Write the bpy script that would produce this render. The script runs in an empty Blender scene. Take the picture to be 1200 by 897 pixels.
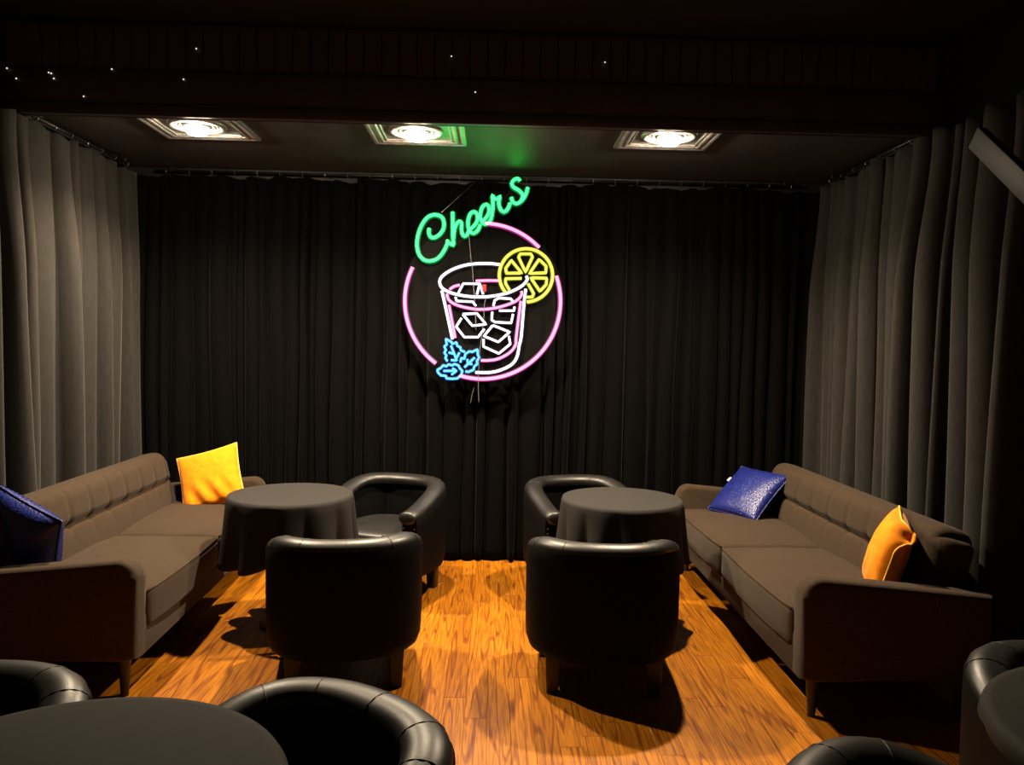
import bpy, bmesh, math, random
from math import sin, cos, pi, radians, sqrt, exp
from mathutils import Vector, Matrix, noise

# ------------------------------------------------------------------ camera, light, exposure
SC = bpy.context.scene
COL = SC.collection
EYE = Vector((0, 0, 1.6)); FPX = 900.0
cam_data = bpy.data.cameras.new('camera')
cam_data.sensor_fit = 'HORIZONTAL'; cam_data.sensor_width = 36.0
cam_data.lens = 36.0 * FPX / 1200.0
cam_data.clip_start = 0.02
cam = bpy.data.objects.new('camera', cam_data); COL.objects.link(cam)
ROT = (Matrix.Rotation(radians(-1.4), 3, 'Z') @ Matrix.Rotation(radians(90 - 2.6), 3, 'X')
       @ Matrix.Rotation(radians(1.1), 3, 'Z'))
cam.matrix_world = Matrix.Translation(EYE) @ ROT.to_4x4()
SC.camera = cam

world = bpy.data.worlds.new('world'); SC.world = world; world.use_nodes = True
world.node_tree.nodes['Background'].inputs[0].default_value = (1.0, 0.80, 0.62, 1)
world.node_tree.nodes['Background'].inputs[1].default_value = 0.04

SC.view_settings.view_transform = 'Standard'; SC.view_settings.look = 'None'
SC.view_settings.exposure = 0.0; SC.view_settings.gamma = 1.0
SC.view_settings.use_curve_mapping = False
SC.cycles.use_denoising = True
SC.cycles.sample_clamp_indirect = 6.0

LAMP_STRENGTH = 480.0          # frosted lens, the wide spill
BEAM_WATTS = 440.0             # reflector beam of each lamp
LAMP_COLOUR = (1.0, 0.79, 0.54)
LAMP_SPOTS = [(-1.76, 4.60), (-0.48, 4.60), (1.01, 4.56)]
CEIL_LOW = 2.87; CEIL_HIGH = 3.32
XL, XR, YB, YF = -2.66, 2.46, 5.76, 4.27          # wall faces, fascia front


def ray(u, v):
    return ROT @ Vector(((u - 600) / FPX, -(v - 448.5) / FPX, -1))


def at_y(u, v, y):                                  # photo pixel -> point on the plane y
    d = ray(u, v); return EYE + d * (y / d.y)


# ------------------------------------------------------------------ materials
def material(name, base=(.5, .5, .5), rough=.5, metal=0.0, spec=.5, sheen=0.0, coat=0.0,
             emit=None, strength=0.0):
    m = bpy.data.materials.new(name); m.use_nodes = True
    b = m.node_tree.nodes['Principled BSDF']
    b.inputs['Base Color'].default_value = (*base, 1)
    b.inputs['Roughness'].default_value = rough
    b.inputs['Metallic'].default_value = metal
    b.inputs['Specular IOR Level'].default_value = spec
    if sheen:
        b.inputs['Sheen Weight'].default_value = sheen
        b.inputs['Sheen Roughness'].default_value = .4
    if coat:
        b.inputs['Coat Weight'].default_value = coat; b.inputs['Coat Roughness'].default_value = .25
    if emit:
        b.inputs['Emission Color'].default_value = (*emit, 1)
        b.inputs['Emission Strength'].default_value = strength
    return m


def node(m, kind, **inp):
    n = m.node_tree.nodes.new(kind)
    for k, v in inp.items():
        n.inputs[k.replace('_', ' ')].default_value = v
    return n


def link(m, a, b):
    m.node_tree.links.new(a, b)


def ramp(m, src, stops):
    r = m.node_tree.nodes.new('ShaderNodeValToRGB')
    els = r.color_ramp.elements
    while len(els) < len(stops):
        els.new(.5)
    for e, (p, c) in zip(els, stops):
        e.position = p; e.color = (*c, 1)
    link(m, src, r.inputs[0]); return r


def bump(m, src, strength, dist=.002):
    b = m.node_tree.nodes['Principled BSDF']
    n = node(m, 'ShaderNodeBump', Strength=strength, Distance=dist)
    link(m, src, n.inputs['Height']); link(m, n.outputs[0], b.inputs['Normal'])


def coords(m, scale=(1, 1, 1), which='Object'):
    t = m.node_tree.nodes.new('ShaderNodeTexCoord')
    p = m.node_tree.nodes.new('ShaderNodeMapping')
    p.inputs['Scale'].default_value = scale
    link(m, t.outputs[which], p.inputs[0]); return p


def noise_colour(m, scale, c0, c1, detail=4, sc3=(1, 1, 1), bump_s=0, lo=.35, hi=.65):
    p = coords(m, sc3)
    n = node(m, 'ShaderNodeTexNoise', Scale=scale, Detail=detail)
    link(m, p.outputs[0], n.inputs['Vector'])
    r = ramp(m, n.outputs[0], [(lo, c0), (hi, c1)])
    link(m, r.outputs[0], m.node_tree.nodes['Principled BSDF'].inputs['Base Color'])
    if bump_s:
        bump(m, n.outputs[0], bump_s)
    return n


M = {}
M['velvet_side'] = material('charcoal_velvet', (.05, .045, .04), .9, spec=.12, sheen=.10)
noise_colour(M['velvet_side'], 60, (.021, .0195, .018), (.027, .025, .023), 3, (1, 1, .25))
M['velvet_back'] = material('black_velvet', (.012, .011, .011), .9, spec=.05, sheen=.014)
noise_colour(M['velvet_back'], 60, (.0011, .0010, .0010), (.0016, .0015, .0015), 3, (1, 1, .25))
M['black_paint'] = material('black_paint', (.012, .011, .012), .55, spec=.4)
noise_colour(M['black_paint'], 9, (.010, .0095, .010), (.015, .014, .0145), 3)
M['ceiling_paint'] = material('black_ceiling_paint', (.02, .02, .021), .5, spec=.4)
noise_colour(M['ceiling_paint'], 6, (.050, .051, .054), (.064, .065, .068), 3)
M['trim_paint'] = material('purple_sheen_trim', (.03, .028, .034), .35, spec=.5)
noise_colour(M['trim_paint'], 12, (.060, .057, .078), (.075, .070, .092), 3, (.3, 1, 1))  # bluish tint: purple sheen of the black trim put into its base colour
M['grey_paint'] = material('dark_grey_board', (.07, .066, .06), .6)
noise_colour(M['grey_paint'], 14, (.016, .015, .014), (.022, .020, .019), 3)

m = M['leather'] = material('black_leather', (.008, .0075, .0075), .42, spec=.55)
p = coords(m); v = node(m, 'ShaderNodeTexVoronoi', Scale=170.0); link(m, p.outputs[0], v.inputs['Vector'])
bump(m, v.outputs['Distance'], .12, .001)
n = node(m, 'ShaderNodeTexNoise', Scale=9.0, Detail=3.0); link(m, p.outputs[0], n.inputs['Vector'])
r = ramp(m, n.outputs[0], [(.3, (.006, .0057, .0057)), (.7, (.011, .0105, .010))])
link(m, r.outputs[0], m.node_tree.nodes['Principled BSDF'].inputs['Base Color'])

m = M['leather_back'] = material('shaded_black_leather', (.007, .0065, .0065), .6, spec=.04)  # darker, duller copy of the leather; shade of the chair backs put in
noise_colour(m, 60, (.004, .0037, .0036), (.006, .0056, .0054), 3, bump_s=.05)

m = M['tweed'] = material('brown_grey_tweed', (.1, .08, .06), .92, spec=.15, sheen=.08)
p = coords(m)
w1 = node(m, 'ShaderNodeTexNoise', Scale=240.0, Detail=2.0); link(m, p.outputs[0], w1.inputs['Vector'])
r = ramp(m, w1.outputs[0], [(.35, (.027, .0175, .0105)), (.65, (.057, .037, .0225))])
link(m, r.outputs[0], m.node_tree.nodes['Principled BSDF'].inputs['Base Color'])
bump(m, w1.outputs[0], .35, .002)

M['cloth'] = material('black_tablecloth', (.034, .031, .030), .8, spec=.2)
noise_colour(M['cloth'], 320, (.017, .0155, .0145), (.025, .023, .0215), 2, bump_s=.1)
M['yellow'] = material('yellow_velvet', (.86, .42, .012), .8, spec=.15, sheen=.15)
noise_colour(M['yellow'], 26, (.82, .225, .003), (.94, .285, .005), 3)
M['yellow_trim'] = material('yellow_piping', (.90, .50, .05), .7)
noise_colour(M['yellow_trim'], 120, (.85, .46, .04), (.95, .55, .07), 2)

m = M['blue'] = material('blue_sequin_fabric', (.02, .035, .32), .38, spec=.6)
p = coords(m)
vo = node(m, 'ShaderNodeTexVoronoi', Scale=95.0); link(m, p.outputs[0], vo.inputs['Vector'])
r = ramp(m, vo.outputs['Distance'], [(.0, (.016, .030, .27)), (.55, (.006, .011, .12))])
link(m, r.outputs[0], m.node_tree.nodes['Principled BSDF'].inputs['Base Color'])
bump(m, vo.outputs['Distance'], .6, .003)
M['sequin'] = material('blue_sequin', (.03, .06, .5), .45, spec=.3, metal=.1)
noise_colour(M['sequin'], 30, (.016, .03, .26), (.024, .045, .34), 2)

M['metal'] = material('pewter_metal', (.55, .55, .54), .28, metal=1.0)
noise_colour(M['metal'], 40, (.48, .48, .47), (.62, .61, .60), 2)
M['dark_metal'] = material('black_metal', (.02, .02, .02), .35, metal=.6)
noise_colour(M['dark_metal'], 40, (.017, .017, .017), (.025, .025, .025), 2)
M['tile'] = material('pressed_tin', (.40, .40, .40), .32, metal=.85)
noise_colour(M['tile'], 30, (.48, .48, .49), (.66, .66, .65), 3)
M['black_wood'] = material('black_wood', (.012, .010, .009), .4)
noise_colour(M['black_wood'], 30, (.009, .008, .007), (.017, .014, .012), 3, (6, 6, 1))
M['white'] = material('white_plastic', (.6, .6, .6), .5)
noise_colour(M['white'], 30, (.07, .07, .07), (.10, .10, .10), 2)
M['label_white'] = material('white_label', (.7, .7, .68), .7)
noise_colour(M['label_white'], 60, (.66, .66, .64), (.74, .74, .72), 2)
M['bulb'] = material('lamp_glow', (1, 1, 1), .5, emit=LAMP_COLOUR, strength=LAMP_STRENGTH)
M['bulb_side'] = material('lamp_side_glow', (1, 1, 1), .5, emit=LAMP_COLOUR, strength=430.0)
M['star'] = material('star_glow', (1, 1, 1), .5, emit=(1, .95, .9), strength=1.1)


def neon(name, rgb):
    k = max(rgb)
    return material(name, (.02, .02, .02), .6, spec=.1, emit=tuple(c / k for c in rgb), strength=k)


M['boards'] = material('black_brown_boards', (.03, .026, .023), .55)
noise_colour(M['boards'], 9, (.055, .042, .034), (.075, .058, .048), 3, (1, 1, .2))
M['n_green'] = neon('green_neon', (.12, 8.0, .62))
M['n_pink'] = neon('pink_neon', (3.4, .62, 1.15))
M['n_white'] = neon('white_neon', (4.0, 3.6, 4.2))
M['n_yellow'] = neon('yellow_neon', (1.7, 1.75, .14))
M['n_blue'] = neon('blue_neon', (.18, 1.5, 5.5))
M['s_green'] = neon('green_halo', (.002, .16, .045))  # s_ materials: painted glow halo around the neon, as dim emission
M['s_pink'] = neon('pink_halo', (.30, .018, .16))
M['s_white'] = neon('white_halo', (.14, .13, .15))
M['s_yellow'] = neon('yellow_halo', (.14, .15, .004))
M['s_blue'] = neon('blue_halo', (.001, .05, .25))
M['n_red'] = neon('red_neon', (1.0, .01, .04))

# hazy clear acrylic: mostly see-through, a little scatter that the tubes light up
m = M['acrylic'] = bpy.data.materials.new('clear_acrylic'); m.use_nodes = True
nt = m.node_tree; nt.nodes.clear()
out = nt.nodes.new('ShaderNodeOutputMaterial')
tr = node(m, 'ShaderNodeBsdfTransparent', Color=(.97, .97, .97, 1))
df = node(m, 'ShaderNodeBsdfDiffuse', Color=(.8, .8, .8, 1))
gl = node(m, 'ShaderNodeBsdfGlossy', Color=(.9, .9, .9, 1), Roughness=.02)
ca = coords(m); na = node(m, 'ShaderNodeTexNoise', Scale=3.0, Detail=2.0); link(m, ca.outputs[0], na.inputs['Vector'])
ha = node(m, 'ShaderNodeMapRange'); ha.inputs['To Min'].default_value = .0015; ha.inputs['To Max'].default_value = .003
link(m, na.outputs[0], ha.inputs[0])
mx = nt.nodes.new('ShaderNodeMixShader'); link(m, ha.outputs[0], mx.inputs[0])
link(m, tr.outputs[0], mx.inputs[1]); link(m, df.outputs[0], mx.inputs[2])
mx2 = node(m, 'ShaderNodeMixShader', Fac=.03)
link(m, mx.outputs[0], mx2.inputs[1]); link(m, gl.outputs[0], mx2.inputs[2])
link(m, mx2.outputs[0], out.inputs[0])

# oak boards: each board takes its own shade and grain from the object's random number
m = M['oak'] = material('orange_oak', (.5, .2, .04), .36, spec=.5, coat=.15)
pb = m.node_tree.nodes['Principled BSDF']
tc = m.node_tree.nodes.new('ShaderNodeTexCoord'); oi = m.node_tree.nodes.new('ShaderNodeObjectInfo')
mul = m.node_tree.nodes.new('ShaderNodeVectorMath'); mul.operation = 'SCALE'
cmb = m.node_tree.nodes.new('ShaderNodeCombineXYZ')
for k in range(3):
    link(m, oi.outputs['Random'], cmb.inputs[k])
link(m, cmb.outputs[0], mul.inputs[0]); mul.inputs['Scale'].default_value = 37.0
add = m.node_tree.nodes.new('ShaderNodeVectorMath'); add.operation = 'ADD'
link(m, tc.outputs['Object'], add.inputs[0]); link(m, mul.outputs[0], add.inputs[1])
mp = m.node_tree.nodes.new('ShaderNodeMapping'); mp.inputs['Scale'].default_value = (1, .05, 1)
link(m, add.outputs[0], mp.inputs[0])
wv = node(m, 'ShaderNodeTexNoise', Scale=10.0, Detail=1.0, Distortion=.15); link(m, mp.outputs[0], wv.inputs['Vector'])
wm = m.node_tree.nodes.new('ShaderNodeMath'); wm.operation = 'MULTIPLY'; wm.inputs[1].default_value = 70.0
link(m, wv.outputs[0], wm.inputs[0])
ws = m.node_tree.nodes.new('ShaderNodeMath'); ws.operation = 'SINE'; link(m, wm.outputs[0], ws.inputs[0])
fg = node(m, 'ShaderNodeTexNoise', Scale=120.0, Detail=3.0); link(m, mp.outputs[0], fg.inputs['Vector'])
gr = ramp(m, ws.outputs[0], [(.0, (.47, .172, .007)), (.55, (.51, .192, .009)), (.97, (.27, .078, .005))])
fr = ramp(m, fg.outputs[0], [(.36, (.58, .50, .45)), (.58, (1.0, 1.0, 1.0))])
mixg = m.node_tree.nodes.new('ShaderNodeMix'); mixg.data_type = 'RGBA'; mixg.blend_type = 'MULTIPLY'
mixg.inputs[0].default_value = 1.0
link(m, gr.outputs[0], mixg.inputs[6]); link(m, fr.outputs[0], mixg.inputs[7])
sh = ramp(m, oi.outputs['Random'], [(.0, (.78, .72, .66)), (.3, (.96, .93, .9)), (1.0, (1.08, 1.06, 1.0))])
mixs = m.node_tree.nodes.new('ShaderNodeMix'); mixs.data_type = 'RGBA'; mixs.blend_type = 'MULTIPLY'
mixs.inputs[0].default_value = 1.0
link(m, mixg.outputs[2], mixs.inputs[6]); link(m, sh.outputs[0], mixs.inputs[7])
link(m, mixs.outputs[2], pb.inputs['Base Color'])
bump(m, fg.outputs[0], .12, .001)


# ------------------------------------------------------------------ helpers
def obj(name, data, mat=None, parent=None, loc=None, rot=None):
    o = bpy.data.objects.new(name, data); COL.objects.link(o)
    if mat is not None and hasattr(data, 'materials') and not data.materials:
        data.materials.append(mat)
    if loc is not None: o.location = loc
    if rot is not None: o.rotation_euler = rot
    if parent is not None: o.parent = parent
    return o


def mesh(name, verts, faces, smooth=True):
    me = bpy.data.meshes.new(name); me.from_pydata([tuple(v) for v in verts], [], faces)
    bm = bmesh.new(); bm.from_mesh(me)
    bmesh.ops.recalc_face_normals(bm, faces=bm.faces); bm.to_mesh(me); bm.free()
    if smooth:
        for q in me.polygons: q.use_smooth = True
    return me


def bm_mesh(name, bm, smooth=True, angle=40):
    bmesh.ops.recalc_face_normals(bm, faces=bm.faces)
    me = bpy.data.meshes.new(name); bm.to_mesh(me); bm.free()
    if smooth:
        for q in me.polygons: q.use_smooth = True
        me.set_sharp_from_angle(angle=radians(angle))
    return me


def thing(name, label, cat, loc=(0, 0, 0), rotz=0.0, group=None):
    o = bpy.data.objects.new(name, None); COL.objects.link(o)
    o.empty_display_size = .1
    o.location = loc; o.rotation_euler = (0, 0, rotz)
    return tag(o, label, cat, group)


def tag(o, label, cat, group=None):
    o['label'] = label; o['category'] = cat
    if group: o['group'] = group
    return o


def struct(o):
    o['kind'] = 'structure'; return o


def dup(root, loc, rotz, label):
    r = root.copy(); COL.objects.link(r); r.location = loc; r.rotation_euler = (0, 0, rotz); r['label'] = label
    for ch in list(root.children):
        c = ch.copy(); COL.objects.link(c); c.parent = r
        for g in list(ch.children):
            d = g.copy(); COL.objects.link(d); d.parent = c
    return r


def box_bm(x0, x1, y0, y1, z0, z1, bev=0.0, seg=1):
    bm = bmesh.new()
    bmesh.ops.create_cube(bm, size=1.0)
    for v in bm.verts:
        v.co = Vector(((x0 + x1) / 2 + v.co.x * (x1 - x0), (y0 + y1) / 2 + v.co.y * (y1 - y0),
                       (z0 + z1) / 2 + v.co.z * (z1 - z0)))
    if bev:
        bmesh.ops.bevel(bm, geom=list(bm.edges), offset=bev, segments=seg, profile=.5, affect='EDGES')
    return bm


def box(name, x0, x1, y0, y1, z0, z1, bev=0.0, seg=2):
    return bm_mesh(name, box_bm(x0, x1, y0, y1, z0, z1, bev, seg))


def rbox(name, size, r, n=(6, 6, 4), k=4, fn=None):
    """rounded box centred at the origin with an even grid inside; fn moves each vertex"""
    h = [s / 2 for s in size]

    def samples(a, cnt):
        s = [-a + r * (1 - cos(pi / 2 * i / k)) for i in range(k)]
        s = s + [-(a - r) + 2 * (a - r) * i / cnt for i in range(cnt + 1)]
        return s + [-q for q in s[:k]][::-1]
    S = [samples(h[i], n[i]) for i in range(3)]
    verts = []; idx = {}; faces = []

    def vid(i, j, l):
        key = (i, j, l)
        if key not in idx:
            p = Vector((S[0][i], S[1][j], S[2][l]))
            q = Vector([max(-(h[t] - r), min(h[t] - r, p[t])) for t in range(3)])
            d = p - q
            if d.length > 1e-9: p = q + d.normalized() * r
            idx[key] = len(verts); verts.append(fn(p) if fn else p)
        return idx[key]
    L = [len(s) - 1 for s in S]
    for ax in range(3):
        a, b = [t for t in range(3) if t != ax]
        for side in (0, L[ax]):
            for i in range(L[a]):
                for j in range(L[b]):
                    q = []
                    for (di, dj) in ((0, 0), (1, 0), (1, 1), (0, 1)):
                        c = [0, 0, 0]; c[ax] = side; c[a] = i + di; c[b] = j + dj
                        q.append(vid(*c))
                    faces.append(q)
    return mesh(name, verts, faces)


def extrude_poly(name, pts, depth, bev=0.0, seg=3, axis='x'):
    """polygon in the other two axes, extruded symmetrically along axis"""
    bm = bmesh.new()
    def P(a, b, t):
        return {'x': (t, a, b), 'y': (a, t, b), 'z': (a, b, t)}[axis]
    lo = [bm.verts.new(P(a, b, -depth / 2)) for a, b in pts]
    hi = [bm.verts.new(P(a, b, depth / 2)) for a, b in pts]
    bm.faces.new(lo); bm.faces.new(hi[::-1])
    rim = []
    for i in range(len(pts)):
        j = (i + 1) % len(pts); bm.faces.new((lo[i], lo[j], hi[j], hi[i]))
    if bev:
        es = [e for e in bm.edges if (e.verts[0] in lo) == (e.verts[1] in lo)]
        bmesh.ops.bevel(bm, geom=es, offset=bev, segments=seg, profile=.5, affect='EDGES')
    return bm_mesh(name, bm)


def lathe(name, prof, seg=32, cap=True):
    verts, faces = [], []
    for (r, z) in prof:
        for i in range(seg):
            a = 2 * pi * i / seg; verts.append((r * cos(a), r * sin(a), z))
    for j in range(len(prof) - 1):
        for i in range(seg):
            k = (i + 1) % seg
            faces.append((j * seg + i, j * seg + k, (j + 1) * seg + k, (j + 1) * seg + i))
    if cap:
        faces.append(tuple(range(seg))); faces.append(tuple((len(prof) - 1) * seg + i for i in range(seg)))
    me = mesh(name, verts, faces); me.set_sharp_from_angle(angle=radians(45)); return me


def smooth_path(pts, closed=False, step=.35, spacing=None):
    """Catmull-Rom through the points"""
    P = [Vector(p) for p in pts]; n = len(P); out = []
    rng = n if closed else n - 1
    for i in range(rng):
        if closed:
            a, b, c, d = P[i - 1], P[i], P[(i + 1) % n], P[(i + 2) % n]
        else:
            b, c = P[i], P[i + 1]
            a = P[i - 1] if i else b * 2 - c
            d = P[i + 2] if i + 2 < n else c * 2 - b
        k = max(2, int((c - b).length / spacing)) if spacing else 4
        for j in range(k):
            t = j / k
            out.append(.5 * ((2 * b) + (c - a) * t + (2 * a - 5 * b + 4 * c - d) * t * t
                             + (3 * b - a - 3 * c + d) * t ** 3))
    if not closed: out.append(P[-1])
    return out


def tube_mesh(name, paths, r, sides=7):
    """round tubes along 3-D paths [(points, closed)], one mesh"""
    verts, faces = [], []
    for pts, closed in paths:
        n = len(pts); base = len(verts)
        nrm = None
        for i, p in enumerate(pts):
            a = pts[i - 1] if (i or closed) else p
            b = pts[(i + 1) % n] if (i < n - 1 or closed) else p
            t = (b - a).normalized()
            if nrm is None:
                nrm = t.orthogonal().normalized()
            nrm = (nrm - t * nrm.dot(t)).normalized(); bi = t.cross(nrm)
            for s in range(sides):
                ang = 2 * pi * s / sides
                verts.append(p + (nrm * cos(ang) + bi * sin(ang)) * r)
        for i in range(n if closed else n - 1):
            j = (i + 1) % n
            for s in range(sides):
                k = (s + 1) % sides
                faces.append((base + i * sides + s, base + i * sides + k, base + j * sides + k, base + j * sides + s))
        if not closed:
            faces.append(tuple(base + s for s in range(sides)))
            faces.append(tuple(base + (n - 1) * sides + s for s in range(sides)))
    return mesh(name, verts, faces)


def sstep(a, b, x):
    t = max(0, min(1, (x - a) / (b - a))); return t * t * (3 - 2 * t)


# ------------------------------------------------------------------ room shell
Y0 = -1.2
flo = struct(obj('floor', box('floor', XL - .1, XR + .1, Y0, YB + .1, -.08, -.012), M['oak']))
rng = random.Random(4)
PW = .0985
board_meshes = {}
xs = XL
row = 0
while xs < XR - .01:
    w = min(PW, XR - xs)
    y = .95 - rng.random() * .5
    while y < YB:
        ln = rng.choice([.85, 1.05, 1.25, 1.5])
        y1 = min(y + ln, YB)
        if YB - y1 < .3: y1 = YB
        key = (round(w, 3), round(y1 - y, 2))
        if key not in board_meshes:
            board_meshes[key] = box('floor_plank', -w / 2 + .0004, w / 2 - .0004, -(y1 - y) / 2 + .0006,
                                    (y1 - y) / 2 - .0006, -.012, 0, .0008, 1)
        obj('floor_plank', board_meshes[key], M['oak'], flo, (xs + w / 2, (y + y1) / 2, rng.uniform(-.0004, 0)))
        y = y1
    xs += w; row += 1

struct(obj('wall_back', box('wall_back', XL - .1, XR + .1, YB, YB + .1, 0, CEIL_HIGH), M['black_paint']))
struct(obj('wall_left', box('wall_left', XL - .1, XL, Y0, YB, 0, CEIL_HIGH), M['black_paint']))
struct(obj('wall_right', box('wall_right', XR, XR + .1, Y0, YB, 0, CEIL_HIGH), M['black_paint']))
ceil = struct(obj('ceiling', box('ceiling', XL - .1, XR + .1, Y0, YB + .1, CEIL_HIGH, CEIL_HIGH + .1), M['black_paint']))
alc = struct(obj('ceiling_alcove', box('ceiling_alcove', XL, XR, YF + .04, YB, CEIL_LOW, CEIL_LOW + .05), M['ceiling_paint']))
LIP = 2.815
fas = struct(obj('wall_fascia', box('wall_fascia', XL, XR, YF + .012, YF + .04, LIP, CEIL_HIGH), M['black_paint']))
# tongue and groove boards of the fascia
bw = .0962
bme = box('fascia_board', -bw / 2 + .003, bw / 2 - .003, -.006, .006, -.125, .125, .003, 1)
k = 0
while XL + (k + 1) * bw < XR:
    obj('fascia_board', bme, M['boards'], fas, (XL + (k + .5) * bw, YF + .006, 3.185)); k += 1
struct(obj('trim_1', box('trim_1', XL, XR, YF - .012, YF + .012, LIP + .06, 3.055, .004), M['boards']))
struct(obj('trim_2', box('trim_2', XL, XR, YF - .022, YF + .012, LIP - .002, LIP + .058, .006), M['trim_paint']))
struct(obj('trim_3', box('trim_3', XL, XR, YF - .02, YF + .012, 3.312 - .02, 3.318, .004), M['black_paint']))
# slanted board at the right wall
sb = box('trim_4', -.04, .0, -.36, .36, -.05, .05, .005)
struct(obj('trim_4', sb, M['grey_paint'], None, (2.19, 3.20, 2.36), (radians(40), 0, 0)))


# ------------------------------------------------------------------ curtains
def curtain(label, p0, p1, inward, z0, z1, mat, seed, pitch=.13, amp=.05, group=None, lean=0.0):
    rn = random.Random(seed)
    p0 = Vector(p0); p1 = Vector(p1); L = (p1 - p0).length; ax = (p1 - p0) / L
    inn = Vector(inward)
    # irregular folds: cumulative fold widths
    edges = [0.0]; aw = []
    while edges[-1] < L:
        if aw and aw[-1] > .2 and rn.random() < .38:           # a deep recess between two folds
            edges.append(edges[-1] + pitch * rn.uniform(.30, .55)); aw.append(rn.uniform(.02, .12))
        else:
            edges.append(edges[-1] + pitch * rn.uniform(.45, 1.55)); aw.append(rn.uniform(.6, 1.12))
    sc = L / edges[-1]; edges = [e * sc for e in edges]
    nf = len(edges) - 1
    dr = [rn.uniform(-1, 1) for _ in range(nf + 1)]
    ph = [rn.uniform(0, 6.28) for _ in range(nf + 1)]
    per = 9; nv = 36
    us = []
    for f in range(nf):
        for j in range(per):
            us.append((f, j / per))
    us.append((nf - 1, 1.0))
    verts, faces = [], []
    for iv in range(nv + 1):
        v = iv / nv; z = z0 + (z1 - z0) * v
        d = 1 - v                                              # 0 at the top
        E = []
        for i, e in enumerate(edges):
            if 0 < i < nf:
                e += dr[i] * pitch * .38 * sin(d * 2.1 + ph[i] * .15) * d + .006 * sin(9 * d + ph[i])
            E.append(e)
        for i in range(1, nf):
            E[i] = max(E[i], E[i - 1] + .012)
        for f, t in us:
            a, b = E[f], E[f + 1]
            hump = abs(sin(pi * t)) ** .85
            A = amp * aw[f] * (.66 + .34 * sstep(0, .30, d)) * (1 + .25 * sin(ph[f] + 3 * d))
            off = A * hump + .35 * amp * sin(pi * 2 * t + ph[f] + d * 1.5) * .25
            gather = .010 * sin(t * pi * 4 + ph[f]) * exp(-d * 26)
            lat = a + (b - a) * t - .06 * (b - a) * sin(2 * pi * t)
            zz = z + (.012 * sin(7 * lat + seed) + .008 * sin(31 * lat) if iv == nv else 0)
            if iv == 0: zz = z + .008 * abs(sin(17 * lat + seed))
            p = p0 + ax * lat + inn * (off + gather + lean * d)
            verts.append((p.x, p.y, zz))
    W = len(us)
    for iv in range(nv):
        for i in range(W - 1):
            faces.append((iv * W + i, iv * W + i + 1, (iv + 1) * W + i + 1, (iv + 1) * W + i))
    me = mesh('curtain', verts, faces)
    o = obj('curtain', me, mat)
    mod = o.modifiers.new('thickness', 'SOLIDIFY'); mod.thickness = .003; mod.offset = 0
    return tag(o, label, 'curtain', group or 'velvet curtains around the alcove')


CT = 2.80
YC = 5.66; XCL = -2.585; XCR = 2.385
bx = [-2.63, -1.83, -1.02, -.12, .98, 2.43]
bl = ['black velvet back curtain in the corner behind the upright yellow cushion',
      'black velvet curtain hanging between the yellow cushion and the neon word',
      'black velvet curtain behind the letter C of the green neon word',
      'black velvet curtain behind the neon lime slice',
      'black velvet back curtain in the corner behind the blue cushion with white tag']
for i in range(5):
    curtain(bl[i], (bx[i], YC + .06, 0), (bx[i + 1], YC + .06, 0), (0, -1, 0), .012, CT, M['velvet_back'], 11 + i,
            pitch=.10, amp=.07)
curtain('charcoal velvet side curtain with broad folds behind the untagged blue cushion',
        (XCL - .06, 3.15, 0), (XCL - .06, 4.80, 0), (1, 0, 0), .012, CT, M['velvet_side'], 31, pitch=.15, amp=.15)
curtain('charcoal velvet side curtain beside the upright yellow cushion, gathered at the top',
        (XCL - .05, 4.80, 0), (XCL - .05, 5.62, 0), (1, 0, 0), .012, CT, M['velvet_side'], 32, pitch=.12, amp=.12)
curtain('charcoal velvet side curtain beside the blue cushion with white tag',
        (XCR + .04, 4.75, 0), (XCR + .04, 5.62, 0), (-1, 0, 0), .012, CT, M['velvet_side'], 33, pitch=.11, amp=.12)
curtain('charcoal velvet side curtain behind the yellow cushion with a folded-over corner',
        (XCR + .05, 3.40, 0), (XCR + .05, 4.75, 0), (-1, 0, 0), .012, CT, M['velvet_side'], 34, pitch=.14, amp=.15)


def rod(label, p0, p1):
    p0, p1 = Vector(p0), Vector(p1)
    t = thing('curtain_rod', label, 'curtain rod', (p0 + p1) / 2, group='curtain rods under the low ceiling')
    c = (p0 + p1) / 2
    obj('pole', tube_mesh('pole', [([p0 - c, p1 - c], False)], .010, 10), M['dark_metal'], t)
    n = int((p1 - p0).length / .16); ax = (p1 - p0).normalized()
    side = Vector((0, 0, 1)).cross(ax)
    ring = []
    for i in range(14):
        a = 2 * pi * i / 14; ring.append(side * (.016 * cos(a)) + Vector((0, 0, .016 * sin(a) - .004)))
    rme = tube_mesh('hook', [(ring, True)], .0028, 5)
    for i in range(n):
        q = p0 + (p1 - p0) * ((i + .5) / n)
        obj('hook', rme, M['metal'], t, q - c)
    for e, s in ((p0, -1), (p1, 1)):
        bm = box_bm(-.02, .02, -.02, .02, 0, CEIL_LOW - p0.z - .0005, .004)
        obj('bracket', bm_mesh('bracket', bm), M['dark_metal'], t, e - ax * s * .12 - c)


RZ = CT + .036
rod('black curtain rod across the back of the alcove', (-2.48, YC + .045, RZ), (2.26, YC + .045, RZ))
rod('black curtain rod above the sofa with the upright yellow cushion', (XCL + .0, YF + .06, RZ), (XCL + .0, 5.57, RZ))
rod('black curtain rod above the sofa with the tagged blue cushion', (XCR, YF + .06, RZ), (XCR, 5.57, RZ))


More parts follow.
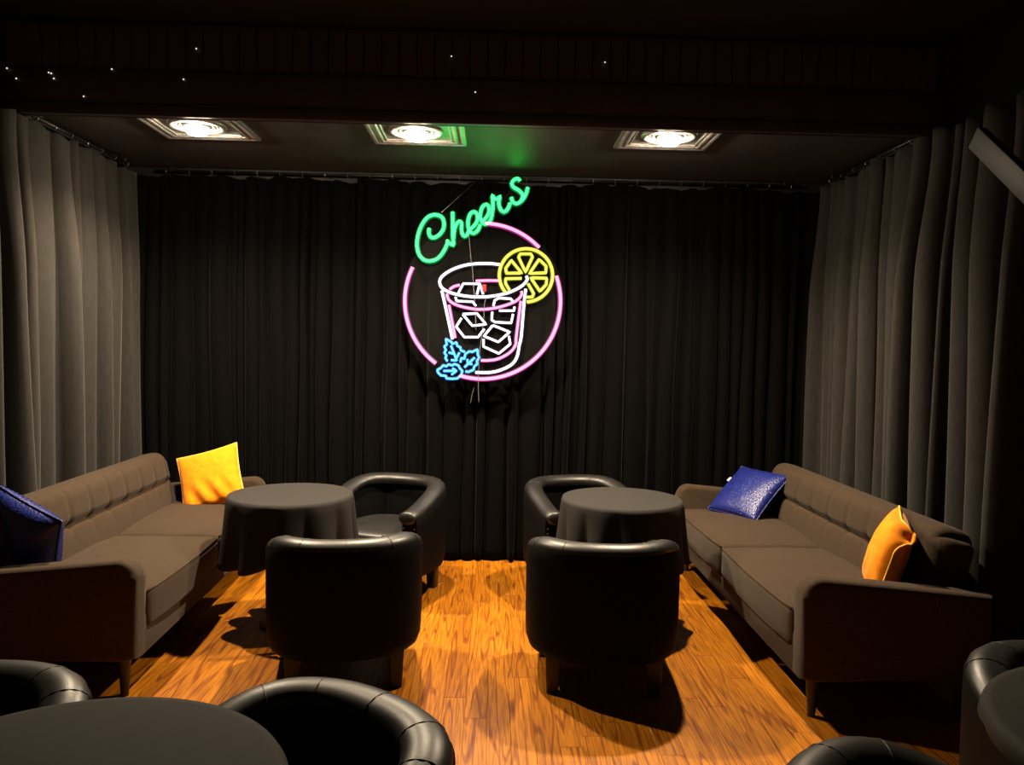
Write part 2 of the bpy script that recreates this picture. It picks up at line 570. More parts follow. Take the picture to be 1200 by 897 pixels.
# ------------------------------------------------------------------ ceiling lights on tin tiles
def square_ring(name, half, w, h):
    prof = [(0, 0), (0, h * .7), (w * .25, h), (w * .75, h), (w, h * .7), (w, 0)]
    verts, faces = [], []
    cs = [(-1, -1), (1, -1), (1, 1), (-1, 1)]
    for cx, cy in cs:
        for (d, z) in prof:
            verts.append((cx * (half - d), cy * (half - d), -z))
    n = len(prof)
    for i in range(4):
        j = (i + 1) % 4
        for q in range(n - 1):
            faces.append((i * n + q, j * n + q, j * n + q + 1, i * n + q + 1))
    return mesh(name, verts, faces, False)


def ring_band(name, r0, r1, h):
    pr = []
    for i in range(9):
        a = pi * i / 8; pr.append(((r0 + r1) / 2 + (r1 - r0) / 2 * cos(a), -h * sin(a)))
    return lathe(name, pr, 40, cap=False)


def beads_circle(name, R, n, r, square=False, half=.2):
    bm = bmesh.new()
    for i in range(n):
        if square:
            s = i / n * 4; k = int(s); t = (s - k) * 2 - 1
            x, y = [(t, -1), (1, t), (-t, 1), (-1, -t)][k]
            x *= half; y *= half
        else:
            a = 2 * pi * i / n; x, y = R * cos(a), R * sin(a)
        bmesh.ops.create_icosphere(bm, subdivisions=1, radius=r, matrix=Matrix.Translation((x, y, -.004)))
    return bm_mesh(name, bm)


def light_fixture(x, y, label):
    t = thing('ceiling_light', label, 'ceiling light', (x, y, CEIL_LOW), group='downlights on pressed tin tiles')
    pl = obj('tin_tile', box('tin_tile', -.288, .288, -.288, .288, -.005, -.0004, .001, 1), M['tile'], t)
    obj('border_ridge', square_ring('border_ridge', .286, .03, .012), M['tile'], pl, (0, 0, -.005))
    obj('border_ridge', square_ring('border_ridge', .238, .022, .012), M['tile'], pl, (0, 0, -.005))
    obj('border_ridge', square_ring('border_ridge', .205, .010, .008), M['tile'], pl, (0, 0, -.005))
    b = obj('bead_border', beads_circle('bead_border', 0, 88, .0065, True, .247), M['tile'], pl, (0, 0, -.005)); b['kind'] = 'stuff'
    obj('medallion_ring', ring_band('medallion_ring', .125, .165, .016), M['tile'], pl, (0, 0, -.005))
    obj('medallion_ring', ring_band('medallion_ring', .088, .108, .010), M['tile'], pl, (0, 0, -.005))
    b = obj('bead_ring', beads_circle('bead_ring', .117, 48, .006), M['tile'], pl, (0, 0, -.005)); b['kind'] = 'stuff'
    prof = [(.080, -.005), (.080, -.016), (.072, -.022), (.060, -.018), (.058, -.005)]
    obj('trim_collar', lathe('trim_collar', prof, 32, cap=False), M['metal'], t)
    prof = [(.056, -.006), (.060, -.022), (.060, -.045), (.051, -.056)]
    bu = obj('bulb', lathe('bulb', prof, 24, cap=False), M['bulb_side'], t)
    verts = [(.051 * cos(2 * pi * i / 24), .051 * sin(2 * pi * i / 24), -.056) for i in range(24)]
    sp = bpy.data.lights.new('beam', 'SPOT'); sp.energy = BEAM_WATTS; sp.color = LAMP_COLOUR
    sp.spot_size = radians(148); sp.spot_blend = .85; sp.shadow_soft_size = .035
    obj('beam', sp, None, t, (0, 0, -.075))
    obj('lens', mesh('lens', verts[::-1], [tuple(range(24))], False), M['bulb'], bu)


LL = ['glowing round downlight in a square tin tile above the sofa with the upright yellow cushion',
      'glowing round downlight in a square tin tile washed green beside the neon word',
      'glowing round downlight in a square tin tile above the sofa with the tagged blue cushion']
for (x, y), l in zip(LAMP_SPOTS, LL):
    light_fixture(x, y, l)


# ------------------------------------------------------------------ neon sign
YS = 5.50
SO = at_y(566, 353, YS)
sign = thing('neon_sign', 'neon drink sign with green Cheers lettering, pink ring and lime slice on clear acrylic',
             'neon sign', SO)


def A_(u, v): return 480 + u / 8, 200 + v / 8
def B_(u, v): return 500 + u / 7.475, 280 + v / 7.475
def C_(u, v): return 495 + u / 8.543, 380 + v / 8.543


def on_sign(px, dy=0.0):
    return at_y(px[0], px[1], YS + dy) - SO


def stroke(pts, f=None, curve=True, closed=False, dy=0.0):
    P = [on_sign(f(*p) if f else p, dy) for p in pts]
    if curve:
        return smooth_path(P, closed, spacing=.014), closed
    out = []
    n = len(P)
    for i in range(n if closed else n - 1):
        a, b = P[i], P[(i + 1) % n]
        out += [a, a.lerp(b, .12), a.lerp(b, .5), a.lerp(b, .88)]
    if not closed: out.append(P[-1])
    return out, closed


def plate(name, pts, dy, th=.004):
    bm = bmesh.new()
    P = [on_sign(p, dy) for p in pts]
    f = bm.faces.new([bm.verts.new(p) for p in P])
    r = bmesh.ops.extrude_face_region(bm, geom=[f])
    bmesh.ops.translate(bm, vec=(0, th, 0), verts=[g for g in r['geom'] if isinstance(g, bmesh.types.BMVert)])
    return obj(name, bm_mesh(name, bm, False), M['acrylic'], sign)


disc = plate('disc_backing', [(565.6 + 95.5 * cos(2 * pi * i / 72), 353 + 95.5 * sin(2 * pi * i / 72)) for i in range(72)], .034)
disc['label'] = 'clear acrylic disc behind the drink'
wb = [(300, 395), (350, 402), (375, 375), (410, 358), (440, 400), (485, 440), (540, 395), (600, 350), (650, 330), (700, 290),
      (748, 296), (756, 215), (800, 200), (870, 225), (900, 235), (935, 180), (928, 110), (985, 52), (1045, 66), (1082, 122),
      (1132, 150), (1112, 232), (1056, 330), (960, 360), (920, 400), (870, 432), (830, 428), (790, 485), (740, 525), (680, 535),
      (620, 612), (520, 652), (420, 722), (370, 712), (330, 790), (250, 862), (160, 888), (70, 832), (35, 720), (58, 570),
      (110, 460), (190, 400)]
word = plate('word_backing', [A_(*p) for p in wb], .027)
word['label'] = 'clear acrylic outline behind the green word'


def tube(name, paths, mat, r, parent, label=None):
    o = obj(name, tube_mesh(name, paths, r), M[mat], parent)
    if label: o['label'] = label
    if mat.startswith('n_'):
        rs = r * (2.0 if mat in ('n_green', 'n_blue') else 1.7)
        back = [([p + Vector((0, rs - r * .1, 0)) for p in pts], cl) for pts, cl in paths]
        obj('tube_halo', tube_mesh('tube_halo', back, rs, 8), M['s_' + mat[2:]], parent)  # wider dim tube added behind, imitating the halo of the neon light
    return o


RG = .0105
letters = [
    ('letter C', [[(185, 540), (180, 580), (195, 620), (230, 630), (280, 600), (315, 550), (322, 490), (308, 445), (270, 420),
                   (220, 416), (165, 442), (120, 500), (86, 580), (70, 660), (72, 730), (90, 790), (130, 835), (180, 850),
                   (240, 838), (290, 800), (330, 740), (352, 690), (358, 650)]]),
    ('letter h', [[(403, 388), (405, 470), (405, 560), (407, 640), (410, 700), (372, 676)],
                  [(410, 640), (420, 555), (440, 502), (465, 476), (487, 490), (486, 540), (492, 590), (515, 618), (540, 600),
                   (556, 560)]]),
    ('first letter e', [[(562, 552), (605, 520), (636, 465), (634, 410), (605, 386), (570, 405), (550, 460), (548, 520),
                         (565, 570), (600, 588), (640, 558), (662, 505)]]),
    ('second letter e', [[(672, 482), (712, 450), (742, 398), (745, 345), (720, 317), (685, 337), (666, 390), (664, 450),
                          (690, 495), (725, 498), (760, 460), (774, 400)]]),
    ('letter r', [[(775, 395), (782, 310), (775, 232), (795, 262), (825, 266), (846, 240), (836, 300), (850, 360), (885, 388),
                   (920, 360), (943, 305)]]),
    ('letter s', [[(955, 250), (966, 290), (1000, 310), (1048, 285), (1088, 225), (1108, 158)],
                  [(1034, 96), (1015, 76), (980, 86), (958, 120), (975, 155), (1020, 182), (1054, 215), (1060, 250), (1045, 284)]]),
]
for nm, st in letters:
    tube('letter_tube', [stroke(s, A_) for s in st], 'n_green', RG, word, 'glowing green ' + nm)


def arc(cx, cy, r, a0, a1, n=40):
    return [(cx + r * cos(radians(a0 + (a1 - a0) * i / n)), cy + r * sin(radians(a0 + (a1 - a0) * i / n))) for i in range(n + 1)]


RC = (565.6, 353.2, 91.3)
for a0, a1 in ((-88, -43.5), (-19, 107), (127, 206)):
    tube('ring_tube', [stroke(arc(*RC, a0, a1))], 'n_pink', .0115, disc, 'glowing pink ring arc')
tube('glass_rim_tube', [stroke([(640, 225), (550, 216), (450, 217), (350, 228), (250, 258), (170, 300), (118, 352), (120, 410), (160, 450),
                                (240, 482), (350, 503), (470, 510), (580, 502), (690, 480), (780, 445), (850, 400), (882, 355), (872, 326)], B_)],
     'n_white', .0086, disc, 'glowing white glass rim')
tube('glass_side_tube', [stroke([(133, 455), (170, 620), (226, 880)], B_)], 'n_white', .0086, disc, 'glowing white glass side')
tube('glass_side_tube', [stroke([B_(868, 440), B_(850, 600), B_(828, 860), C_(972, 200), C_(950, 320), C_(900, 400), C_(800, 455), C_(680, 485), C_(530, 485)])],
     'n_white', .0086, disc, 'glowing white glass side and base')
for st in ([(430, 370), (530, 366), (635, 367)], [(200, 445), (240, 418), (290, 405)],
           [(177, 482), (190, 530), (240, 570), (330, 600), (450, 618), (580, 610), (700, 580), (790, 540), (832, 490), (830, 458)]):
    tube('drink_surface_tube', [stroke(st, B_)], 'n_pink', .0085, disc, 'glowing pink drink surface')
tube('drink_side_tube', [stroke([B_(195, 580), B_(250, 870)])], 'n_pink', .0085, disc)
tube('drink_side_tube', [stroke([B_(825, 545), B_(785, 860), C_(936, 200), C_(900, 262), C_(840, 310), C_(750, 352), C_(660, 365), C_(585, 365)])],
     'n_pink', .0085, disc)
cubes = [
    [([(440, 488), (465, 395), (320, 392), (275, 480)], B_), ([(465, 395), (495, 485)], B_), ([(252, 510), (262, 545), (405, 552), (432, 590)], B_)],
    [([(585, 590), (595, 540), (630, 520), (735, 525), (755, 548)], B_), ([(770, 595), (765, 630), (635, 630)], B_),
     ([(575, 640), (570, 712), (600, 730), (740, 738), (757, 660)], B_)],
    [([(315, 660), (440, 655), (520, 750), (400, 762), (317, 664)], B_), ([(305, 695), (258, 770), (330, 862), (450, 862), (505, 790)], B_)],
    [([(705, 12), (875, 80), (760, 180), (615, 120), (703, 14)], C_), ([(612, 150), (612, 225), (765, 295), (880, 200), (866, 120)], C_)],
]
for cb in cubes:
    tube('ice_cube_tube', [stroke(p, f, False) for p, f in cb], 'n_white', .0068, disc, 'glowing white ice cube outline')
lc = B_(870, 320)
tube('lime_rind_tube', [stroke(arc(lc[0], lc[1], 31.2, -222, 88))], 'n_yellow', .0100, disc, 'glowing yellow lime rind')
segs = [[(866, 292), (805, 160), (820, 132), (912, 132), (928, 158)], [(832, 300), (742, 188), (692, 258), (698, 302)],
        [(900, 304), (985, 180), (1046, 240), (1044, 298)], [(912, 342), (1052, 345), (1046, 402), (992, 460)],
        [(888, 392), (938, 480), (925, 512), (878, 512)], [(832, 346), (690, 350), (692, 392), (725, 448)]]
for i, sg in enumerate(segs):
    tube('lime_segment_tube', [stroke(sg, B_, False, i < 4)], 'n_yellow', .0088, disc, 'glowing yellow lime segment')
leaves = [
    [[(250, 375), (230, 340), (240, 315), (220, 290), (235, 260), (220, 225), (245, 205), (235, 150), (290, 180), (300, 200), (340, 185), (350, 220),
      (380, 235), (385, 265), (425, 280)], [(285, 215), (345, 365), (285, 362)], [(262, 285), (318, 300)], [(372, 285), (345, 335)]],
    [[(380, 385), (390, 340), (420, 350), (430, 300), (470, 275), (500, 280), (550, 255), (555, 310), (570, 335), (545, 370), (550, 400), (520, 425),
      (510, 460), (460, 480), (430, 475)], [(525, 335), (420, 435)], [(450, 350), (455, 398), (500, 402)]],
    [[(145, 465), (185, 440), (210, 415), (240, 425), (260, 405), (300, 415), (320, 400), (360, 415), (375, 445), (400, 470), (390, 510), (350, 545),
      (300, 550), (240, 545), (235, 520), (185, 515), (160, 490), (147, 467)], [(210, 470), (340, 470)], [(300, 442), (340, 470), (290, 508)]],
]
for lf in leaves:
    tube('mint_leaf_tube', [stroke(s, C_, False) for s in lf], 'n_blue', .0070, disc, 'glowing blue mint leaf outline')
tube('power_cable', [stroke([A_(556, 600), A_(566, 720), A_(580, 880), B_(397, 205), B_(410, 400), B_(425, 600), B_(432, 800)], dy=-.014)], 'white', .0030, sign,
     'thin white power cable')
tube('power_cable', [stroke([B_(522, 500), B_(505, 590), B_(500, 700), C_(590, 150), C_(575, 260), C_(566, 420), C_(560, 600), C_(566, 790)], dy=-.014)], 'white', .0025, sign,
     'thin white power cable')
tube('power_cable', [stroke([C_(545, 560), C_(505, 680), C_(480, 800)], dy=.035)], 'white', .0022, sign, 'thin white power cable')
rp = obj('power_connector', rbox('power_connector', (.030, .014, .052), .006, (2, 2, 2), 2), M['n_red'], sign, on_sign(B_(505, 432), -.016))
rp['label'] = 'small glowing red connector'
for a_, b_ in ((A_(300, 392), A_(660, 85)), (A_(940, 150), A_(925, 66))):
    p_ = on_sign(a_, .016); q_ = at_y(b_[0], b_[1], YC + .045); q_.z = RZ + .008
    tube('hanging_wire', [([p_, p_.lerp(q_ - SO, .5), q_ - SO], False)], 'metal', .0018, sign)


# ------------------------------------------------------------------ sofas
def make_sofa(label, loc, rotz, L=2.26):
    """front faces local -Y, length along X"""
    t = thing('sofa', label, 'sofa', loc, rotz, 'brown tweed sofas along the side curtains')
    D = .86
    aw = .12; f = -D / 2
    # arms: panel whose top slopes down to the back, front top corner rounded
    def arm():
        pts = [(f, .19), (f, .545)]
        for i in range(1, 7):
            a = pi / 2 * i / 6; pts.append((f + .085 - .085 * cos(a), .545 + .085 * sin(a)))
        pts += [(.40, .565), (.40, .19), (f + .06, .175)]
        return extrude_poly('arm', pts, aw, .028, 4)
    am = arm()
    for s in (-1, 1):
        obj('arm', am, M['tweed'], t, (s * (L / 2 - aw / 2), 0, 0), (0, radians(-s * 0), 0))
    # front rail with a rounded meeting of arm and rail
    pts = [(-(L / 2 - .05), .175), (L / 2 - .05, .175)]
    R_ = .07; xi = L / 2 - aw; zt = .285
    right = [(xi + .06, zt + R_ + .03), (xi - .0, zt + R_ + .03)] + [(xi - R_ + R_ * cos(-pi / 2 * i / 5), zt + R_ + R_ * sin(-pi / 2 * i / 5)) for i in range(6)]
    left = [(-a, b) for a, b in right][::-1]
    rail = extrude_poly('front_rail', pts + right + left, .05, .01, 2, 'y')
    obj('front_rail', rail, M['tweed'], t, (0, f + .031, 0))
    obj('base', rbox('base', (L - .12, D - .14, .12), .02, (4, 3, 2), 2), M['tweed'], t, (0, .02, .235))
    # seat cushions
    cw = (L - 2 * aw) / 2 - .004
    def crown(p):
        q = p.copy()
        if q.z > 0:
            q.z += .035 * max(0, 1 - (abs(q.x) / (cw / 2)) ** 2.4) * max(0, 1 - (abs(q.y) / .34) ** 2.6)
            q.z += .004 * noise.noise(q * 7)
        q.y -= .018 * max(0, 1 - (q.x / (cw / 2)) ** 2) * (1 if q.y < -.2 else 0)
        return q
    cme = rbox('seat_cushion', (cw, .68, .182), .034, (16, 14, 3), 4, crown)
    pip = []
    hx, hy = cw / 2 - .012, .33 - .012
    loop = [Vector((sx * hx, sy * hy, 0)) for sx, sy in ((-1, -1), (1, -1), (1, 1), (-1, 1))]
    for s in (-1, 1):
        c = obj('seat_cushion', cme, M['tweed'], t, (s * (cw / 2 + .003), -.098, .377))
        fr = [Vector((-hx + 2 * hx * i / 14, -.34 + .008 - .018 * max(0, 1 - ((-hx + 2 * hx * i / 14) / (cw / 2)) ** 2), .083)) for i in range(15)]
        obj('piping', tube_mesh('piping', [(fr, False)], .0055, 6), M['tweed'], c)
    # back rest with one row of tufting
    BL, BH, BT = L - 2 * aw - .02, .47, .20
    nb = 9; bxs = [(-BL / 2) + BL * (i + .5) / nb for i in range(nb)]; zb = .02
    def tuft(p):
        q = p.copy()
        rr = .10                                             # large rounded upper end corners
        ex, ez = BL / 2 - rr, BH / 2 - rr
        if abs(q.x) > ex and q.z > ez:
            dx, dz = abs(q.x) - ex, q.z - ez
            m_ = max(dx, dz); ln = sqrt(dx * dx + dz * dz)
            if ln > 1e-6:
                k_ = m_ / ln; q.x = math.copysign(ex + dx * k_, q.x); q.z = ez + dz * k_
        if q.y < 0:
            w = min(1, -q.y / (BT / 2)); d = 0
            inside = max(0, 1 - (abs(q.x) / (BL / 2)) ** 8)
            d += .026 * exp(-((q.z - zb) / .018) ** 2) * inside
            for b in bxs:
                d += .020 * exp(-((q.x - b) / .02) ** 2 - ((q.z - zb) / .02) ** 2)
                if q.z > zb: d += .012 * exp(-((q.x - b) / .012) ** 2) * (1 - (q.z - zb) / (BH / 2 - zb) * .85)
                else: d += .006 * exp(-((q.x - b) / .014) ** 2) * max(0, 1 - (zb - q.z) / .14)
            up = max(0, 1 - ((q.z - .135) / .14) ** 2) ** .5 if abs(q.z - .135) < .14 else 0
            lo = max(0, 1 - ((q.z + .10) / .12) ** 2) ** .5 if abs(q.z + .10) < .12 else 0
            q.y += (d - (.028 * up + .022 * lo) * max(0, 1 - (abs(q.x) / (BL / 2)) ** 4)) * w
        return q
    bme_ = rbox('backrest', (BL, BT, BH), .075, (110, 2, 30), 5, tuft)
    tilt = radians(-13)
    bk = obj('backrest', bme_, M['tweed'], t, (0, .285, .585), (tilt, 0, 0))
    but = rbox('button', (.020, .010, .020), .0045, (2, 1, 2), 2)
    for b in bxs:
        obj('button', but, M['tweed'], bk, (b, -BT / 2 + .040, zb))
    leg = lathe('leg', [(.017, 0), (.029, .178)], 14)
    for sx in (-1, 1):
        for sy in (-1, 1):
            obj('leg', leg, M['black_wood'], t, (sx * (L / 2 - .075), sy * .33 - .02, 0))
    return t


sofa_R = make_sofa('brown tweed sofa holding the blue cushion with a white tag', (1.78, 4.395, 0), radians(-90), 2.36)
sofa_L = make_sofa('brown tweed sofa holding the upright yellow cushion by the back curtain', (-2.025, 4.475, 0), radians(90 + 2.2))


# ------------------------------------------------------------------ cushions
def cushion_mesh(S, T, wr=0.0, seed=0, fold=None):
    n = 26; verts = []; faces = []

    def pos(i, j, side):
        u, v = i / n * 2 - 1, j / n * 2 - 1
        x = u * S / 2 * (1 - .055 * (1 - v * v)); y = v * S / 2 * (1 - .055 * (1 - u * u))
        h = (max(0, 1 - u * u) * max(0, 1 - v * v)) ** .42 * T / 2
        z = side * h
        if wr:
            z += side * wr * sin(14 * (u * .8 + .35 * v) + seed) * max(0, -v) ** 1.2 * max(0, 1 - u * u) * max(0, 1 - v * v) * 3
        z += side * .006 * noise.noise(Vector((u * 2.5 + seed, v * 2.5, side))) * (1 - u * u) * (1 - v * v)
        p = Vector((x, y, z))
        return fold(p) if fold else p
    for side in (1, -1):
        base = len(verts)
        for i in range(n + 1):
            for j in range(n + 1):
                verts.append(pos(i, j, side))
        for i in range(n):
            for j in range(n):
                a = base + i * (n + 1) + j
                faces.append((a, a + n + 1, a + n + 2, a + 1))
    me = mesh('cover', verts, faces)
    bm = bmesh.new(); bm.from_mesh(me)
    bmesh.ops.remove_doubles(bm, verts=bm.verts, dist=1e-5)
    bmesh.ops.recalc_face_normals(bm, faces=bm.faces); bm.to_mesh(me); bm.free()
    for q in me.polygons: q.use_smooth = True
    edge = []
    for i in range(n): edge.append(pos(i, 0, 1))
    for j in range(n): edge.append(pos(n, j, 1))
    for i in range(n, 0, -1): edge.append(pos(i, n, 1))
    for j in range(n, 0, -1): edge.append(pos(0, j, 1))
    return me, edge


def make_cushion(name, label, mat, trim, S, T, centre, right, up, wr=0.0, seed=0, fold=None, tagged=False, sequins=False):
    r = Vector(right).normalized(); u = Vector(up); u = (u - r * u.dot(r)).normalized(); nn = r.cross(u)
    t = tag(bpy.data.objects.new(name, None), label, 'cushion', 'scatter cushions on the sofas'); COL.objects.link(t)
    mw = Matrix((r, u, nn)).transposed().to_4x4(); mw.translation = Vector(centre); t.matrix_world = mw
    me, edge = cushion_mesh(S, T, wr, seed, fold)
    c = obj('cover', me, M[mat], t)
    obj('piping', tube_mesh('piping', [(edge, True)], .0045, 6), M[trim], c)
    if tagged:
        tg = obj('tag', box('tag', -.018, .018, -.012, .055, -.001, .001, .0005, 1), M['label_white'], t, (-S / 2 + .03, S / 2 * .28, .004), (0, 0, radians(68)))
        tg['label'] = 'white fabric tag'
    if sequins:
        bm = bmesh.new(); rr = random.Random(seed); N = 17
        for i in range(N):
            for j in range(N):
                uu = (i + .5 + .5 * (j % 2)) / (N + .5) * 2 - 1; vv = (j + .5) / N * 2 - 1
                h = (max(0, 1 - uu * uu) * max(0, 1 - vv * vv)) ** .42 * T / 2
                mt = (Matrix.Translation((uu * S / 2 * (1 - .055 * (1 - vv * vv)), vv * S / 2 * (1 - .055 * (1 - uu * uu)), h + .0016))
                      @ Matrix.Rotation(uu * .7 + rr.uniform(-.25, .25), 4, 'Y') @ Matrix.Rotation(-vv * .7 + rr.uniform(-.25, .25), 4, 'X'))
                bmesh.ops.create_circle(bm, cap_ends=True, segments=6, radius=.0052, matrix=mt)
        sq = obj('sequin_rows', bm_mesh('sequin_rows', bm, False), M['sequin'], c); sq['kind'] = 'stuff'
    return t


make_cushion('throw_cushion', 'yellow velvet cushion standing upright against the sofa arm by the back curtain', 'yellow', 'yellow_trim', .42, .15,
             (-1.945, 5.335, .655), (.93, .10, .27), (-.12, .45, .88), .012, 1)
make_cushion('sequin_cushion', 'blue sequin cushion set on its corner, with a white tag', 'blue', 'blue', .43, .14,
             (1.765, 5.20, .632), (.49, -.87, -.02), (.62, .36, .62), 0, 2, None, True, True)
make_cushion('sequin_cushion', 'blue sequin cushion on the same sofa as the upright yellow cushion', 'blue', 'blue', .44, .20,
             (-2.19, 3.62, .650), (-.88, .30, .34), (.26, -.30, .90), 0, 3, None, False, True)


def dog_ear(p):
    d = Vector((-1, 1, 0)).normalized()
    s = (p - Vector((-.125, .125, 0))).dot(d)
    if s > 0:
        a = s / .03; rr = .03
        q = p - d * s
        return q + d * (rr * sin(min(a, 3.0))) + Vector((0, 0, 1)) * (rr * (1 - cos(min(a, 3.0))))
    return p


make_cushion('throw_cushion', 'yellow velvet cushion with its top corner folded over', 'yellow', 'yellow_trim', .40, .17,
             (1.885, 3.56, .655), (.42, .90, .04), (.26, -.06, .95), .010, 4, dog_ear)


# ------------------------------------------------------------------ tub chairs
def make_chair(label, loc, rotz):
    """front faces local -Y"""
    t = thing('tub_chair', label, 'armchair', loc, rotz, 'black leather tub chairs')
    a = .318
    st = []                                                     # stations: centre-line point, outward normal
    for i in range(5): st.append((Vector((a, -.30 + .30 * i / 5, 0)), Vector((1, 0, 0))))
    for i in range(29):
        g = pi * i / 28; e_ = 2 / 2.35
        cg, sg = cos(g), max(sin(g), 0)
        st.append((Vector((a * math.copysign(abs(cg) ** e_, cg), .30 * sg ** e_, 0)),
                   Vector((math.copysign(abs(cg) ** (2 - e_) / a, cg), sg ** (2 - e_) / .30, 0)).normalized()))
    for i in range(4, -1, -1): st.append((Vector((-a, -.30 + .30 * i / 5, 0)), Vector((-1, 0, 0))))

    def hgt(y): return .605 + .12 * sstep(-.30, .24, y)
    verts, faces = [], []
    for c, n in st:
        h = hgt(c.y)
        sec = [(-.035, .19), (.010, .178), (.034, .188), (.046, .225), (.050, .32), (.051, h - .10), (.050, h - .045), (.038, h - .028), (-.030, h - .03),
               (-.046, h - .055), (-.048, h - .12), (-.044, .30)]
        for (d, z) in sec:
            p = c + n * d; verts.append((p.x, p.y, z))
    k = 12; N = len(st)
    for i in range(N - 1):
        for j in range(k):
            q = (j + 1) % k
            faces.append((i * k + j, i * k + q, (i + 1) * k + q, (i + 1) * k + j))
    faces.append(tuple(range(k))); faces.append(tuple((N - 1) * k + j for j in range(k)))
    me = mesh('shell', verts, faces); me.set_sharp_from_angle(angle=radians(50))
    sh_ = obj('shell', me, M['leather_back'], t)
    # padded roll along the top edge
    verts, faces = [], []; k = 14
    ext = [(st[0][0] + Vector((0, -.016, 0)), st[0][1], .35), (st[0][0] + Vector((0, -.012, 0)), st[0][1], .8)] + [(c, n, 1.0) for c, n in st] + \
          [(st[-1][0] + Vector((0, -.012, 0)), st[-1][1], .8), (st[-1][0] + Vector((0, -.016, 0)), st[-1][1], .35)]
    for i, (c, n, s) in enumerate(ext):
        h = hgt(c.y)
        puck = 1 + .004 * sin(i * 2.4)
        for j in range(k):
            g = 2 * pi * j / k
            p = c + n * (-.014 + .060 * s * puck * cos(g)); verts.append((p.x, p.y, h - .040 + .042 * s * puck * sin(g)))
    N = len(ext)
    for i in range(N - 1):
        for j in range(k):
            q = (j + 1) % k
            faces.append((i * k + j, i * k + q, (i + 1) * k + q, (i + 1) * k + j))
    faces.append(tuple(range(k))); faces.append(tuple((N - 1) * k + j for j in range(k)))
    roll = obj('top_roll', mesh('top_roll', verts, faces), M['leather'], t)
    for si in (9, 14, 19, 24, 29):
        c, n = st[si]; h = hgt(c.y)
        ring = [c + n * (-.014 + .0605 * cos(2 * pi * j / 16)) + Vector((0, 0, h - .040 + .0425 * sin(2 * pi * j / 16))) for j in range(16)]
        obj('seam', tube_mesh('seam', [(ring, True)], .0014, 5), M['leather'], roll)
    # seat cushion: U outline with soft edge
    inner = [(c + n * -.052) for c, n in st]
    out = [Vector((p.x, p.y, 0)) for p in inner]
    out[0].y = out[-1].y = -.27
    fr = [Vector((-.266 + .532 * i / 10, -.315 - .02 * sin(pi * i / 10), 0)) for i in range(1, 10)]
    out = out + fr
    cen = Vector((0, -.03, 0)); verts, faces = [], []
    lv = [(.95, .30), (.985, .31), (1, .335), (1, .41), (.985, .435), (.95, .448), (.8, .46), (.5, .47), (.2, .472)]
    for s, z in lv:
        for p in out:
            q = cen + (p - cen) * s; verts.append((q.x, q.y, z))
    k = len(out)
    for i in range(len(lv) - 1):
        for j in range(k):
            q = (j + 1) % k; faces.append((i * k + j, i * k + q, (i + 1) * k + q, (i + 1) * k + j))
    faces.append(tuple(range(k))); faces.append(tuple((len(lv) - 1) * k + j for j in range(k)))
    obj('seat_cushion', mesh('seat_cushion', verts, faces), M['leather'], t)
    obj('front_apron', rbox('front_apron', (.53, .50, .115), .015, (3, 3, 2), 2), M['leather_back'], t, (0, -.045, .238))
    for s in (-1, 1):
        bm = bmesh.new()
        for dx in (-.036, .036):
            for i in range(11):
                bmesh.ops.create_icosphere(bm, subdivisions=1, radius=.0055,
                                           matrix=Matrix.Translation((s * a + dx, -.301, .215 + i * .029)) @ Matrix.Scale(.5, 4, (0, 1, 0)))
        o = obj('nailhead_trim', bm_mesh('nailhead_trim', bm), M['metal'], t); o['kind'] = 'stuff'; o['label'] = 'silver nailhead studs'
    lm = rbox('leg', (.062, .062, .182), .005, (1, 1, 1), 1, lambda p: Vector((p.x * (1 + p.z * 1.4), p.y * (1 + p.z * 1.4), p.z)))
    for sx in (-1, 1):
        for y in (-.235, .19):
            obj('leg', lm, M['black_wood'], t, (sx * (.265 if y < 0 else .235), y, .091))
    return t


# facing angle: rotz turns local -Y; 0 faces the viewer, pi faces the back curtain
CH = [
    ('black leather tub chair with its back turned, at the table by the upright yellow cushion', (-.70, 3.70, 0), pi + radians(11)),
    ('black leather tub chair with its back turned, at the table by the tagged blue cushion', (.545, 3.685, 0), pi - radians(3)),
    ('black leather tub chair facing out behind the table by the upright yellow cushion', (-.67, 4.96, 0), radians(-22)),
    ('black leather tub chair facing out behind the table by the tagged blue cushion', (.59, 5.0, 0), radians(18)),
    ('black leather tub chair whose curved rim meets the open wood floor, beside a wide table', (-.445, 1.665, 0), radians(-38)),
    ('black leather tub chair between a wide dark table and a brown sofa arm', (-1.345, 1.78, 0), 0.0),
    ('black leather tub chair tucked under the table near the folded yellow cushion', (1.725, 2.0, 0), radians(-6)),
    ('black leather tub chair turned toward the table near the folded yellow cushion', (.90, 1.375, 0), radians(62)),
]
first = make_chair(*CH[0])
for lab, loc, rz in CH[1:]:
    dup(first, loc, rz, lab)


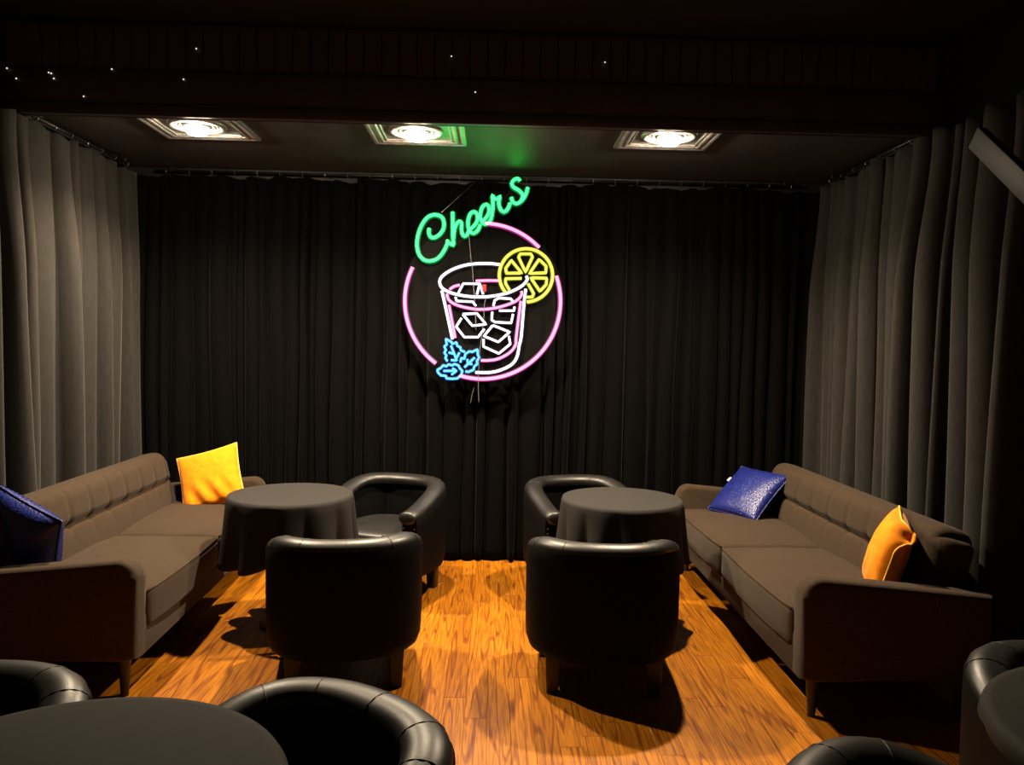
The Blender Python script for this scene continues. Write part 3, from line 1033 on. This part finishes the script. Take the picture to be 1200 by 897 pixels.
# ------------------------------------------------------------------ tables and cloths
def make_table(label, cloth_label, loc, R, h, drop, seed, dents=()):
    t = thing('cocktail_table', label, 'table', loc, 0, 'round cocktail tables')
    obj('table_top', lathe('table_top', [(R - .03, h - .034), (R - .012, h - .030), (R - .006, h - .018), (R - .012, h - .006), (R - .02, h - .005)], 40), M['black_wood'], t)
    obj('pedestal', lathe('pedestal', [(.032, .03), (.032, h - .035)], 20), M['dark_metal'], t)
    obj('foot_plate', lathe('foot_plate', [(.17, .0), (.17, .008), (.15, .018), (.06, .030), (.034, .05)], 32), M['dark_metal'], t)
    rn = random.Random(seed); n = 144
    nf = 11; phs = [rn.uniform(0, 6.28) for _ in range(4)]
    verts, faces = [], []
    rings = [(.15, 0), (.5, 0), (.8, 0), (.95, 0), (.99, -.001)]
    for s, z in rings:
        for i in range(n):
            g = 2 * pi * i / n; verts.append((loc[0] + R * s * cos(g), loc[1] + R * s * sin(g), h + z))
    nd = 14
    for q in range(1, nd + 1):
        d = q / nd
        for i in range(n):
            g = 2 * pi * i / n
            w = g * nf + 1.1 * sin(2 * g + phs[0]) + .7 * sin(3 * g + phs[1])
            fold = abs(sin(w / 2)) ** .8                       # rounded lobes, narrow creases
            r = R + .004 + .012 * d ** 1.2 + (fold - .62) * .085 * d ** 1.1
            for (ang, half, rin) in dents:
                da = abs((g - ang + pi) % (2 * pi) - pi)
                kk = 1 - sstep(half * .8, half, da)
                kk *= sstep(.16, .4, d)
                r = r * (1 - kk) + min(r, rin + .01 * fold) * kk
            if q == 1: r = R + .003
            dr = drop * (1 + .05 * sin(4 * g + phs[2]) + .05 * (fold - .5))
            verts.append((loc[0] + r * cos(g), loc[1] + r * sin(g), h - .002 - dr * d + (.006 if q == 1 else 0)))
    NR = len(rings) + nd
    for j in range(NR - 1):
        for i in range(n):
            k = (i + 1) % n; faces.append((j * n + i, j * n + k, (j + 1) * n + k, (j + 1) * n + i))
    faces.append(tuple(range(n)))
    me = mesh('tablecloth', verts, faces); o = obj('tablecloth', me, M['cloth'])
    md = o.modifiers.new('thickness', 'SOLIDIFY'); md.thickness = .002; md.offset = 1
    tag(o, cloth_label, 'tablecloth', 'black cloths on the round tables')


make_table('round table between the sofa with the upright yellow cushion and two tub chairs', 'black cloth falling in folds from the table by the upright yellow cushion',
           (-1.14, 4.37, 0), .345, .745, .36, 1)
make_table('round table between the sofa with the tagged blue cushion and two tub chairs', 'black cloth falling in folds from the table by the tagged blue cushion',
           (.755, 4.38, 0), .345, .745, .36, 2, [(radians(110), .62, .285)])
make_table('wide round table beside the tub chair whose rim meets the open floor', 'dark cloth on the wide table beside the tub chair whose rim meets the open floor',
           (-.82, 1.39, 0), .44, .745, .26, 3, [(radians(40), 1.05, .14), (radians(135), .9, .14)])
make_table('round table near the folded yellow cushion with a tub chair tucked behind it', 'dark cloth on the table near the folded yellow cushion',
           (1.64, 1.62, 0), .465, .745, .26, 4, [(radians(90), 1.3, .2), (radians(200), .7, .16)])

# ------------------------------------------------------------------ tiny star lights
ss = bmesh.new(); bmesh.ops.create_icosphere(ss, subdivisions=1, radius=.0042)
sme = bm_mesh('star_light', ss)
for (u, v) in [(57, 85), (63, 92), (8, 80), (19, 92), (131, 81), (230, 57), (215, 93), (98, 113), (529, 66), (557, 108), (709, 73), (60, 86)]:
    P = at_y(u, v, YF - .015)
    tag(obj('star_light', sme, M['star'], None, P), 'tiny white star light on the black fascia boards', 'star light', 'star lights on the fascia')
